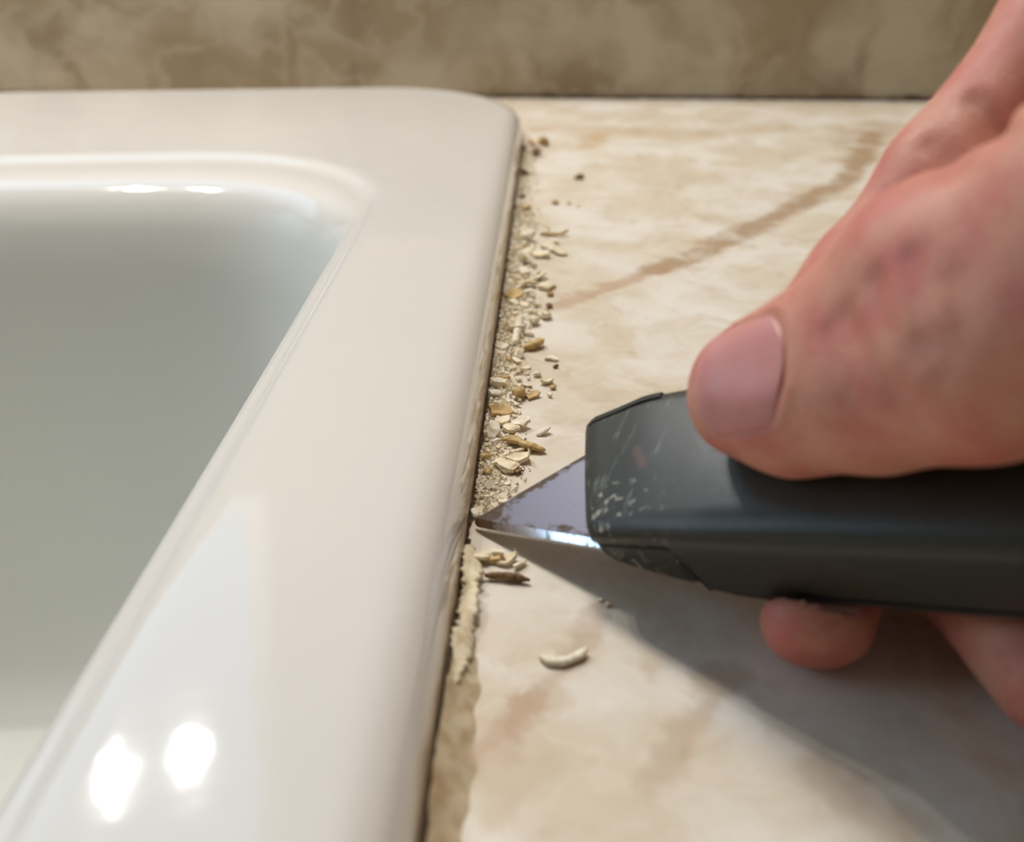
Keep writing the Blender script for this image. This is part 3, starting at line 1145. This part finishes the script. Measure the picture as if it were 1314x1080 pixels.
def onto(P, dirn, steps=70):
    """walk from P along dirn to the skin"""
    P = np.array(P, float)
    for _ in range(steps):
        v = sample(P)
        if abs(v) < 0.02:
            break
        P = P + dirn * v * 0.85
    return P


def skin_px(x, y, depth0=90.0):
    """photo pixel -> point on the skin"""
    r = ray(x, y)
    r = r / np.linalg.norm(r)
    P = cam_p + r * depth0
    for _ in range(160):
        if np.any(P < S.lo + 1) or np.any(P > S.lo + (S.n - 2) * VOX):
            P = P + r * 1.0
            continue
        v = sample(P)
        if v < 0.03:
            break
        P = P + r * max(v * 0.7, 0.05)
    return P


# thumbnail patch laid on the skin
NL, NWD = 14.0, 7.4
nc = t_tip * 0.66 + t_mid * 0.34
nail_rows = []
for i in range(15):
    a = i / 14                                   # 0 = cuticle, 1 = free edge
    row = []
    for j in range(17):
        b = j / 16 * 2 - 1
        half = NWD * (1 - 0.05 * a)
        along = -NL * 0.52 + NL * a
        along += 2.6 * b * b * (1 - a) - 1.9 * b * b * a
        p = nc + tax * along + ts * half * b + tn * 16
        row.append(onto(p, -tn))
    nail_rows.append(row)
nail_rows = np.array(nail_rows)
# fold of skin around the nail: low groove on the outline, raised rim outside it
border = [nail_rows[i][0] for i in range(11, -1, -1)] + [nail_rows[0][j] for j in range(1, 17)] + [nail_rows[i][16] for i in range(1, 12)]
cen = nail_rows.mean((0, 1))
crease([p + (p - cen) / np.linalg.norm(p - cen) * 1.1 for p in border], -0.55, 1.0)
crease(border, 0.5, 0.7)

# wrinkles over the thumb's knuckle and folds of the index finger (photo pixels dropped on the skin)
WR = [([(1085, 405), (1100, 440), (1122, 480), (1148, 505)], 0.85, 1.50), ([(1120, 360), (1128, 405), (1142, 440), (1165, 470)], 1.02, 1.40),
      ([(1168, 330), (1173, 362), (1178, 400), (1182, 440)], 1.02, 1.40), ([(1195, 440), (1205, 480), (1200, 510)], 0.85, 1.50), ([(1225, 360), (1232, 410), (1225, 450)], 0.59, 1.60),
      ([(1060, 430), (1072, 470), (1090, 510)], 0.51, 1.40), ([(1150, 500), (1168, 535), (1175, 550)], 0.51, 1.50)]
WI = [([(1250, 128), (1268, 148), (1290, 172)], 1.53, 1.30), ([(1192, 185), (1212, 205), (1226, 222)], 1.02, 1.20), ([(1262, 118), (1282, 138), (1300, 150)], -0.59, 1.30)]
todo = []
for pts, dep, wd in WR + WI:
    P2 = []
    for (xa, ya), (xb, yb) in zip(pts, pts[1:]):
        P2 += [(xa + (xb - xa) * i / 5, ya + (yb - ya) * i / 5) for i in range(5)]
    P2.append(pts[-1])
    todo.append(([skin_px(x, y) for x, y in P2], dep * 0.85, wd * 1.15))
for pts, dep, wd in todo:
    crease(pts, dep, wd)


def surface_nets(S):
    d = S.d
    ins = d < 0
    c = np.zeros(tuple(S.n - 1), np.int8)
    for dx in (0, 1):
        for dy in (0, 1):
            for dz in (0, 1):
                c += ins[dx:S.n[0] - 1 + dx, dy:S.n[1] - 1 + dy, dz:S.n[2] - 1 + dz]
    act = (c > 0) & (c < 8)
    idx = np.full(c.shape, -1, np.int64)
    cells = np.argwhere(act)
    idx[act] = np.arange(len(cells))
    acc = np.zeros((len(cells), 3))
    cnt = np.zeros(len(cells))
    cor = [(dx, dy, dz) for dx in (0, 1) for dy in (0, 1) for dz in (0, 1)]
    for a in cor:
        for ax in range(3):
            if a[ax]:
                continue
            b = list(a)
            b[ax] = 1
            va = d[tuple((cells + a).T)]
            vb = d[tuple((cells + b).T)]
            x = (va < 0) != (vb < 0)
            t = np.where(x, va / np.where(x, va - vb, 1), 0)
            p = cells + np.array(a, float)
            p[:, ax] += t
            acc[x] += p[x]
            cnt[x] += 1
    V = (acc / cnt[:, None]) * VOX + S.lo
    quads = []
    for ax in range(3):
        o1, o2 = [(1, 2), (2, 0), (0, 1)][ax]
        sl0 = [slice(None)] * 3
        sl1 = [slice(None)] * 3
        sl0[ax] = slice(0, -1)
        sl1[ax] = slice(1, None)
        ch = ins[tuple(sl0)] != ins[tuple(sl1)]
        e = np.argwhere(ch)
        ok = (e[:, o1] > 0) & (e[:, o2] > 0) & (e[:, o1] < S.n[o1] - 1) & (e[:, o2] < S.n[o2] - 1)
        e = e[ok]
        fl = ins[tuple(e.T)]
        q = []
        for s1, s2 in ((0, 0), (1, 0), (1, 1), (0, 1)):
            g = e.copy()
            g[:, o1] -= 1 - s1
            g[:, o2] -= 1 - s2
            q.append(idx[tuple(g.T)])
        q = np.array(q).T
        q[~fl] = q[~fl][:, ::-1]
        quads.append(q)
    return V, np.concatenate(quads)


V, Q = surface_nets(S)
me = bpy.data.meshes.new('hand')
me.vertices.add(len(V))
base = np.array([wrist[0], wrist[1], 0.0])
me.vertices.foreach_set('co', ((V) * MM).astype(np.float32).ravel())
me.loops.add(Q.size)
me.loops.foreach_set('vertex_index', Q.astype(np.int32).ravel())
me.polygons.add(len(Q))
me.polygons.foreach_set('loop_start', np.arange(0, Q.size, 4, dtype=np.int32))
me.polygons.foreach_set('loop_total', np.full(len(Q), 4, np.int32))
me.polygons.foreach_set('use_smooth', np.ones(len(Q), bool))
me.update(calc_edges=True)
me.validate()
hand = add('hand', me, M['skin'], label='bare right hand gripping the utility knife with its thumb on top', cat='hand')
sm = hand.modifiers.new('smooth', 'SMOOTH')
sm.factor = 0.5
sm.iterations = 2

# nail plate: curved, with thickness, seated on the nail bed
NV, NF = [], []
R, Cn = nail_rows.shape[:2]
ctr = nail_rows.mean((0, 1))
for layer in (0.35, -0.5):
    for i in range(R):
        for j in range(Cn):
            b = j / (Cn - 1) * 2 - 1
            a = i / (R - 1)
            NV.append(nail_rows[i, j] + tn * (layer - 0.35 * abs(b) ** 4 - (0.3 * (1 - a) ** 6)))
for i in range(R - 1):
    for j in range(Cn - 1):
        q = (i * Cn + j, (i + 1) * Cn + j, (i + 1) * Cn + j + 1, i * Cn + j + 1)
        NF.append(q)
        NF.append(tuple(R * Cn + v for v in q[::-1]))
ring = [i * Cn for i in range(R)] + [(R - 1) * Cn + j for j in range(1, Cn)] + [i * Cn + Cn - 1 for i in range(R - 2, -1, -1)] + [j for j in range(Cn - 2, 0, -1)]
for a, b in zip(ring, ring[1:] + ring[:1]):
    NF.append((a, R * Cn + a, R * Cn + b, b))
me = mesh_of('thumbnail', NV, NF)
fix_normals(me)
add('thumbnail', me, M['nail'], hand, label='smooth pink thumbnail')
